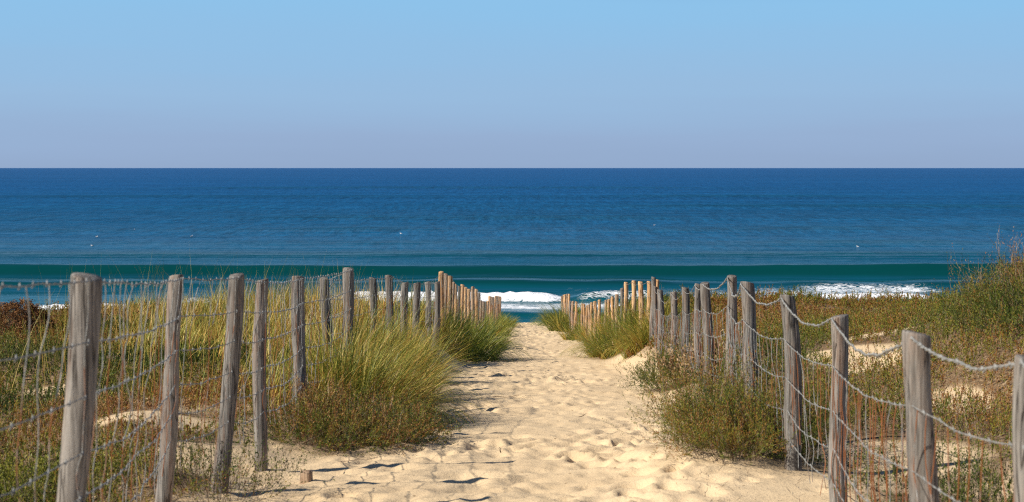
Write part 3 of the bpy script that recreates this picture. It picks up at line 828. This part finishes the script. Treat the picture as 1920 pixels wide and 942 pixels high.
grassfield('dune_grass', 95000, (-14, 0), (10.8, 58), dens_left, lambda x, d: np.where(-x / d > 0.19, 0.42 * (1 - 0.6 * sstep(0.22, 0.29, -x / d)), 0.60) * np.where(d > 30, 0.8, 1),
           0.64, lambda d: 0.0048 + 0.00028 * d, 'tall straw and olive marram grass filling the bank behind the left posts', 0.18, seed=5)
grassfield('sparse_grass', 60000, (-14, 0), (6.5, 24), lambda x, d: 0.30 * cover(x, d) * (x < 0), lambda x, d: 0.24 + 0 * x, 0.60, lambda d: 0.0030 + 0.0001 * d,
           'thin short dry grass on the ground behind the left fence', 0.1, clumpy=False, seed=6)
grassfield('ridge_grass', 45000, (0.5, 17), (9, 58), lambda x, d: (0.10 + 0.9 * sstep(1.3, 2.0, x - center(d)) * (x - center(d) < 2.8) * sstep(16, 20, d)) * cover(x, d) + 0.5 * sstep(30, 36, d) * (x > center(d) + 1.6), lambda x, d: 0.28 - 0.08 * sstep(15, 24, d), 0.66, lambda d: 0.0032 + 0.00016 * d,
           'thin grass and dry stalks among the low plants on the right dune', -0.05, clumpy=False, seed=7)
# a few tall flower stalks standing over the bank
r = np.random.default_rng(12)
n = 260
x = r.uniform(-4.2, -1.5, n); d = r.uniform(12.5, 19, n)
V, Q, T = blades(np.stack([x, d, ground(x, d)], -1), r.uniform(0, 6.28, n), r.uniform(0.0, 0.3, n), r.uniform(0.75, 1.15, n), np.full(n, 0.0042), r.uniform(0.0, 0.5, n), np.clip(r.normal(0.6, 0.12, n), 0, 1), 6, r)
tag(mesh('grass_stalks', V, Q, None, GRASS, None, {'tint': T}), 'long loose stalks sticking up above the left grass against the sea', 'grass', kind='stuff')

# ------------------------------------------------------------------ shrubs
HEATH = mat_leaf('heath_leaf', [(0.0, (0.03, 0.055, 0.008)), (0.35, (0.09, 0.125, 0.015)), (0.58, (0.24, 0.23, 0.03)), (0.74, (0.32, 0.15, 0.03)), (0.88, (0.20, 0.06, 0.015)), (1.0, (0.40, 0.24, 0.10))], 0.2, 0.6, 0.25)
BROWN = mat_leaf('dry_brown_leaf', [(0.0, (0.07, 0.03, 0.013)), (0.5, (0.17, 0.075, 0.027)), (1.0, (0.30, 0.16, 0.06))], 0.1, 0.8, 0.15)
LIME = mat_leaf('succulent_leaf', [(0.0, (0.09, 0.11, 0.015)), (0.5, (0.20, 0.21, 0.025)), (1.0, (0.34, 0.30, 0.04))], 0.2, 0.5, 0.3)
GLAUC = mat_leaf('glaucous_leaf', [(0.0, (0.10, 0.15, 0.10)), (1.0, (0.28, 0.36, 0.28))], 0.15, 0.55, 0.3)
DRYLEAF = mat_leaf('pale_dry_leaf', [(0.0, (0.20, 0.11, 0.05)), (1.0, (0.52, 0.38, 0.22))], 0.2, 0.8, 0.15)
_b = NT('twig_bark'); BARK = _b.done(_b.bsdf(_b.ramp(_b.attr('tint'), [(0.0, (0.07, 0.045, 0.03)), (0.5, (0.17, 0.11, 0.07)), (1.0, (0.34, 0.27, 0.20))]), 0.9, 0.1))

def arc_point(rt, az, lean, curve, length, s):
    ang = lean[:, None] + curve[:, None] * s ** 1.5 * 0.55
    X = np.sin(ang) * s * length[:, None]; Z = np.cos(ang) * s * length[:, None]
    return np.stack([rt[:, 0:1] + X * np.cos(az)[:, None], rt[:, 1:2] + X * np.sin(az)[:, None], rt[:, 2:3] + Z], -1)

def stems_leaves(rt, az, lean, length, curve, nleaf, lsize, lwid, tint, r, start=0.15, spread=0.9, stemw=0.003, tintsd=0.10, side=5):
    """main stems that carry short feathery side shoots, each set with narrow leaves; returns stem and leaf (V,Q,t)"""
    N = len(rt)
    st = blades(rt, az, lean, length, np.full(N, stemw), curve, r.random(N), 4, r)
    s = start + (1 - start) * r.random((N, side)) ** 0.75
    R2 = arc_point(rt, az, lean, curve, length, s).reshape(-1, 3)
    M = N * side
    az2 = np.repeat(az, side) + r.normal(0, 1.0, M); lean2 = np.clip(np.repeat(lean + curve * 0.3, side) + r.normal(0, 0.45, M), 0.0, 1.5)
    len2 = np.repeat(length, side) * r.uniform(0.18, 0.45, M); cv2 = r.normal(-0.15, 0.3, M)
    sh = blades(R2, az2, lean2, len2, np.full(M, stemw * 0.6), cv2, r.random(M), 2, r)
    k = max(4, int(nleaf / side))
    s2 = (np.arange(k)[None] + r.random((M, k))) / k
    P = arc_point(R2, az2, lean2, cv2, len2, s2)
    P = (P + r.normal(0, 0.0025, P.shape)).reshape(-1, 3); K = len(P)
    a3 = np.repeat(az2, k) + r.normal(0, 0.9, K); el = np.clip(pi / 2 - np.repeat(lean2, k) + r.normal(0, 0.45, K), -0.6, 1.6)
    D = np.stack([np.cos(a3) * np.cos(el), np.sin(a3) * np.cos(el), np.sin(el)], -1)
    lsz = np.repeat(np.broadcast_to(np.asarray(lsize, float), (N,)), side * k); ls = lsz * r.uniform(0.6, 1.4, K)
    rv = r.normal(0, 1, (K, 3)); W = np.cross(D, rv); W /= np.linalg.norm(W, axis=1)[:, None] + 1e-9
    W *= ((lwid * lsz if lwid > 0.1 else lwid) * r.uniform(0.7, 1.3, K))[:, None] * 0.5
    E = D * ls[:, None]
    V = np.stack([P - W * 0.4, P + E * 0.45 - W, P + E, P + E * 0.45 + W], 1).reshape(-1, 3)
    Q = np.arange(K * 4).reshape(K, 4)
    tl = np.repeat(np.repeat(tint, side) + r.normal(0, 0.10, M), k) + 0.10 * (s2.reshape(-1) - 0.5)
    tl = np.clip(tl + r.normal(0, tintsd, K), 0, 1)
    stV = np.concatenate([st[0], sh[0]]); stQ = np.concatenate([st[1], sh[1] + len(st[0])]); stT = np.concatenate([st[2], sh[2]])
    return (stV, stQ, stT), (V, Q, np.repeat(tl, 4))

def shrub(name, label, cx, cy, n, R, L, mat, wind=(0, 0), lean=0.7, nleaf=34, lsize=0.016, lwid=0.004, tint=0.4, tsd=0.15, Ry=None, stemw=0.003, seed=0, cat='shrub', start=0.15, up=0.0, group=None, vtint=0.0):
    r = np.random.default_rng(seed + 400)
    a = r.random(n) * 2 * pi; q = np.sqrt(r.random(n))
    x = q * R * np.cos(a); y = q * (Ry or R) * np.sin(a)
    z0 = float(ground(cx, cy)); z = ground(cx + x, cy + y) - z0 - 0.02
    vx = q * np.cos(a) * lean + wind[0] + r.normal(0, 0.22, n); vy = q * np.sin(a) * lean + wind[1] + r.normal(0, 0.22, n)
    az = np.arctan2(vy, vx); ln = np.clip(np.hypot(vx, vy), 0.02, 1.45)
    le = L * r.uniform(0.55, 1.1, n)
    tn = np.clip(r.normal(tint, tsd, n) + 0.5 * fbm((cx + x) * 3, (cy + y) * 3, 2) + vtint * q, 0, 1)
    st, lf = stems_leaves(np.stack([x, y, z], -1), az, ln * 0.7, le, ln * r.uniform(0.2, 0.9, n), nleaf, lsize, lwid, tn, r, start, stemw=stemw)
    root = empty(name, (cx, cy, z0))
    tag(root, label, cat, group)
    mesh('stems', st[0], st[1], None, BARK, root, {'tint': st[2]})
    mesh('foliage', lf[0], lf[1], None, mat, root, {'tint': lf[2]}, False)
    return root

shrub('heath_bush', 'large feathery green bush leaning over the sand against the right fence', 1.50, 9.9, 700, 0.34, 0.52, HEATH, (-0.20, -0.35), 0.7, 110, 0.014, 0.0042, 0.46, 0.17, 0.8, seed=1)
shrub('heath_bush', 'part-green low bush in front of the large one, its shoots spread towards the camera', 1.22, 9.1, 240, 0.22, 0.32, HEATH, (-0.22, -0.2), 0.9, 80, 0.013, 0.004, 0.50, 0.12, 0.35, seed=2)
shrub('green_bush', 'small dark green bush on the sand slope below the middle right posts', 1.80, 16.9, 300, 0.32, 0.42, HEATH, (-0.35, -0.25), 0.8, 70, 0.018, 0.005, 0.26, 0.10, 0.5, seed=3)
shrub('reddish_shrub', 'low red-green shrub at the foot of the largest marram tuft', -1.18, 10.9, 700, 0.44, 0.36, HEATH, (0.2, -0.25), 0.9, 70, 0.014, 0.0048, 0.52, 0.28, 0.55, seed=4)
shrub('reddish_shrub', 'thin dark green shrub trailing on sand next to the red-green one', -0.85, 11.3, 200, 0.24, 0.28, HEATH, (0.35, -0.3), 0.9, 60, 0.014, 0.0045, 0.25, 0.2, 0.3, seed=14)
shrub('mound_bush', 'big olive bush covering the mound at the right edge', 5.6, 14.6, 2400, 1.35, 0.38, HEATH, (-0.25, -0.20), 0.7, 80, 0.018, 0.0052, 0.40, 0.15, 1.7, seed=5)
shrub('mound_bush', 'ragged reddish stemmed bush standing highest on the right mound', 5.0, 15.4, 130, 0.55, 0.62, HEATH, (-0.15, 0.0), 0.45, 26, 0.020, 0.005, 0.72, 0.14, 0.5, stemw=0.005, seed=6)
def dome_shrub():
    r = np.random.default_rng(77); cx, cy = -6.14, 19.8; z0 = float(ground(cx, cy))
    root = empty('dried_shrub', (cx, cy, z0)); tag(root, 'round dried brown shrub behind the fence at the left edge', 'shrub')
    H = []
    n = 330
    a = r.random(n) * 2 * pi; e = np.arcsin(r.random(n)); q = r.uniform(0.80, 1.0, n)
    heads = np.stack([0.44 * q * np.cos(e) * np.cos(a), 0.44 * q * np.cos(e) * np.sin(a), 0.10 + 0.42 * q * np.sin(e)], -1)
    acc = Acc()
    for h in heads:
        m_ = h * np.array([0.45, 0.45, 0.5]); v, q_ = tube(np.array([h * 0.02, m_, h * 0.97]), [0.004, 0.0025, 0.0015], 3); acc.add(v, q_, r.random())
    acc.build('stems', BARK, root)
    k = 46
    P = np.repeat(heads, k, 0) + r.normal(0, 0.017, (n * k, 3)); K = len(P)
    D = r.normal(0, 1, (K, 3)); D /= np.linalg.norm(D, axis=1)[:, None]; W = np.cross(D, r.normal(0, 1, (K, 3))); W /= np.linalg.norm(W, axis=1)[:, None]
    V = np.stack([P, P + D * 0.009 - W * 0.006, P + D * 0.018, P + D * 0.009 + W * 0.006], 1).reshape(-1, 3)
    mesh('foliage', V, np.arange(K * 4).reshape(K, 4), None, BROWN, root, {'tint': np.repeat(np.clip(np.repeat(r.normal(0.5, 0.2, n), k) + r.normal(0, 0.15, K), 0, 1), 4)}, False)
dome_shrub()
shrub('yellow_green_plant', 'yellow-green creeping plant in the bottom left corner', -2.55, 8.3, 520, 0.42, 0.17, LIME, (0, 0), 0.9, 34, 0.013, 0.008, 0.5, 0.2, 0.55, seed=8, cat='plant')
shrub('sea_holly', 'tiny grey-green leafy plant on sand between two left tufts', -1.0, 23.6, 26, 0.06, 0.20, GLAUC, (0.2, 0), 0.8, 12, 0.055, 0.030, 0.5, 0.2, seed=9, cat='plant')
shrub('dry_leafy_plant', 'withered tan plant between the small green bush and right posts', 1.98, 16.4, 110, 0.22, 0.36, DRYLEAF, (-0.1, 0), 0.7, 22, 0.035, 0.020, 0.5, 0.25, seed=10, cat='plant')
shrub('trailing_plant', 'sprawling thin green stems round the foot of the third left post', -1.52, 8.25, 150, 0.28, 0.34, HEATH, (0.05, -0.1), 0.9, 20, 0.014, 0.006, 0.32, 0.15, 0.3, seed=11, cat='plant')

# low cover on both dunes
def groundcover(name, n, xr, dr, dens, L, tintf, label, seed, nleaf=24):
    r = np.random.default_rng(seed)
    x, d = scatter(n, xr, dr, dens, r)
    N = len(x); print(name, N)
    az = r.random(N) * 2 * pi; ln = np.abs(r.normal(0.6, 0.6, N)).clip(0.05, 1.45)
    le = L(x, d) * r.uniform(0.4, 1.25, N) * (1 + 0.9 * fbm(x * 1.1 + 20, d * 0.8, 2)).clip(0.4, 1.7)
    tn = np.clip(tintf(x, d) + r.normal(0, 0.09, N), 0, 1)
    sz = 0.0095 + 0.00055 * d
    st, lf = stems_leaves(np.stack([x, d, ground(x, d) - 0.015], -1), az, ln * 0.75, le, ln * 0.6, nleaf, sz, 0.42, tn, r, 0.1, stemw=0.0035, side=5)
    root = empty(name, (0, 0, 0)); tag(root, label, 'ground cover', kind='stuff')
    mesh('stems', st[0], st[1], None, BARK, root, {'tint': st[2]})['kind'] = 'stuff'
    mesh('foliage', lf[0], lf[1], None, HEATH, root, {'tint': lf[2]}, False)['kind'] = 'stuff'

tR = lambda x, d: 0.56 + 0.95 * fbm(x * 0.55 + 8, d * 0.38 + 2, 3) + 0.08 * sstep(16, 26, d)
groundcover('heath_cover', 66000, (1.0, 16), (7, 42), lambda x, d: cover(x, d) * (x > 0), lambda x, d: 0.27 - 0.10 * sstep(15, 24, d), tR, 'low green and rusty heath plants carpeting the right dune', 31, 50)
tL = lambda x, d: 0.62 + 0.9 * fbm(x * 0.8 + 5, d * 0.6 + 12, 3)
groundcover('creeping_cover', 55000, (-12, -1.0), (6.5, 26), lambda x, d: cover(x, d) * (x < 0), lambda x, d: 0.16 + 0 * x, tL, 'low green and brown creeping plants behind the left fence', 32, 40)

# dry stalks and litter lying about
def litter(name, n, xr, dr, dens, label, seed, Lr=(0.05, 0.30)):
    r = np.random.default_rng(seed)
    x, d = scatter(n, xr, dr, dens, r); N = len(x)
    V, Q, T = blades(np.stack([x, d, ground(x, d) + 0.012], -1), r.random(N) * 6.28, r.uniform(1.1, 1.6, N), r.uniform(*Lr, N), np.full(N, 0.004), r.uniform(-0.3, 0.3, N), r.random(N), 3, r)
    tag(mesh(name, V, Q, None, BARK, None, {'tint': T}), label, 'dead stalks', kind='stuff')
litter('dead_stalks', 26000, (-9, 9), (6.5, 26), lambda x, d: 0.8 * (cover(x, d) > 0.15), 'dead stalks and straw lying under the plants on both dunes', 41)
litter('plant_debris', 1500, (0.85, 1.9), (7.4, 13), lambda x, d: 0.75 * np.exp(-((x - 1.1) / 0.35) ** 2), 'brown crumbs and bits of stalk on the sand below the large bush', 42, (0.02, 0.07))

litter('bleached_stalks', 260, (-3.3, -1.2), (7.4, 11.5), lambda x, d: 0.9 + 0 * x, 'bleached straw and thin branches tangled round the near left posts', 43, (0.2, 0.6))
# ------------------------------------------------------------------ small things on the sand
def twig(px, d, L, az, label, rise=0.0, tint=0.5, r0=0.004):
    x = (px - 960) / F * d; g = float(ground(x, d))
    r = np.random.default_rng(int(px))
    s = np.linspace(0, 1, 8)
    P = np.stack([s * L * cos(az), s * L * sin(az), 0.018 + rise * s * L], -1) + np.cumsum(r.normal(0, 0.004, (8, 3)), 0)
    P[:, 2] += ground(x + P[:, 0], d + P[:, 1]) - g
    v, q = tube(P, r0 * (1 - 0.7 * s), 6)
    P2 = P[4] + (s[:, None] * 0.3 * L) * np.array([[cos(az + 0.7), sin(az + 0.7), 0.3]])
    v2, q2 = tube(P2, r0 * 0.6 * (1 - 0.8 * s), 5)
    acc = Acc(); acc.add(v, q, tint); acc.add(v2, q2, tint)
    o = acc.build('dry_twig', BARK); o.location = (x, d, g)
    tag(o, label, 'twig', 'dry twigs on the path')
twig(925, 15.9, 0.42, 5.4, 'longest twig, lying bent across the middle of the path', 0.1, 0.45)
twig(1085, 13.3, 0.12, 0.9, 'short brown twig on the right half of the path', 0.1, 0.4)
twig(830, 14.7, 0.22, 1.2, 'thin orange-brown stalk beside the largest tuft', 0.6, 0.6)
twig(938, 10.2, 0.012, 1.5, 'stub of a stalk upright in the sand near mid path', 5, 0.15)
twig(775, 12.4, 0.16, 0.4, 'straw lying in the shade at the edge of the largest tuft', 0.05, 0.5)
twig(1255, 13.4, 0.30, 0.6, 'forked dark twig on the slope under the small green bush', 0.15, 0.2, 0.006)
twig(1205, 23.2, 0.30, 0.2, 'bleached white stick poking out by the tall grey post', 0.1, 1.0, 0.012)
twig(620, 9.6, 0.24, 5.9, 'curved grey twig below the red-green shrub', 0.05, 0.7)

# sawn stump of an old post
x0, d0 = (572 - 960) / F * 8.75, 8.75
g = float(ground(x0, d0)); th = np.linspace(0, 2 * pi, 16, endpoint=False); r = np.random.default_rng(5)
V = []; prof = 1 + 0.07 * r.normal(0, 1, 16)
for z, k in ((-0.1, 1.12), (0.0, 1.08), (0.03, 1.0), (0.06, 1.0), (0.066, 0.9)):
    jag = (0.008 * r.normal(0, 1, 16) if z > 0.05 else 0)
    V.append(np.stack([0.034 * k * prof * np.cos(th), 0.034 * k * prof * np.sin(th), z + jag + 0 * th], -1))
V.append(np.array([[0, 0, 0.058]])); V = np.concatenate(V)
idx = np.arange(80).reshape(5, 16)
Q = np.stack([idx[:-1], np.roll(idx[:-1], -1, 1), np.roll(idx[1:], -1, 1), idx[1:]], -1).reshape(-1, 4)
T = np.array([[64 + j, 64 + (j + 1) % 16, 80] for j in range(16)])
o = mesh('post_stump', V, Q, T, WOOD['m']); o.location = (x0, d0, g + 0.01)
tag(o, 'short sawn post stump sticking out of the sand, bottom left of the path', 'stump')

# gulls resting on the water
WHITE = NT('gull_white'); WHITE = WHITE.done(WHITE.bsdf((0.8, 0.8, 0.78), 0.8, 0.2))
GREYF = NT('gull_grey'); GREYF = GREYF.done(GREYF.bsdf((0.35, 0.36, 0.38), 0.8, 0.2))
def ball(c, s, n=8):
    u = np.linspace(0, pi, n); v = np.linspace(0, 2 * pi, n * 2, endpoint=False)
    U, W = np.meshgrid(u, v, indexing='ij')
    P = np.stack([c[0] + s[0] * np.cos(U), c[1] + s[1] * np.sin(U) * np.cos(W), c[2] + s[2] * np.sin(U) * np.sin(W)], -1)
    idx = np.arange(n * n * 2).reshape(n, n * 2)
    Q = np.stack([idx[:-1], np.roll(idx[:-1], -1, 1), np.roll(idx[1:], -1, 1), idx[1:]], -1).reshape(-1, 4)
    return P.reshape(-1, 3), Q
GL = [(172, 463, 'the lowest of the gulls at the left'), (181, 446, 'just above the lowest one at the left'), (253, 433, 'the highest of the three gulls at far left'), (359, 445, 'farther right than the other gulls at left'),
      (752, 440, 'above the last left fence posts, near mid photo'), (1227, 424, 'high above the tall grey post at right'), (1609, 465, 'above the right fence, nearest the right dune')]
for (px, py, lb) in GL:
    d = F * EYE / (py - 315)
    acc = Acc(); v, q = ball((0, 0, 0.06), (0.22, 0.10, 0.10)); acc.add(v, q); v, q = ball((0.17, 0, 0.19), (0.06, 0.045, 0.05)); acc.add(v, q)
    v, q = tube([(0.13, 0, 0.08), (0.165, 0, 0.19)], [0.06, 0.045], 8); acc.add(v, q); v, q = tube([(0.22, 0, 0.185), (0.28, 0, 0.175)], [0.014, 0.003], 6); acc.add(v, q)
    o = acc.build('gull', WHITE); o.location = ((px - 960) / F * d, d, 0.12); o.rotation_euler = (0, 0, px * 1.7)
    tag(o, 'white gull sitting on the sea, ' + lb, 'gull', 'gulls resting on the sea')
    acc = Acc()
    for s_ in (-1, 1):
        v, q = ball((-0.05, 0.075 * s_, 0.09), (0.20, 0.035, 0.06)); acc.add(v, q)
    acc.build('wings', GREYF, o)
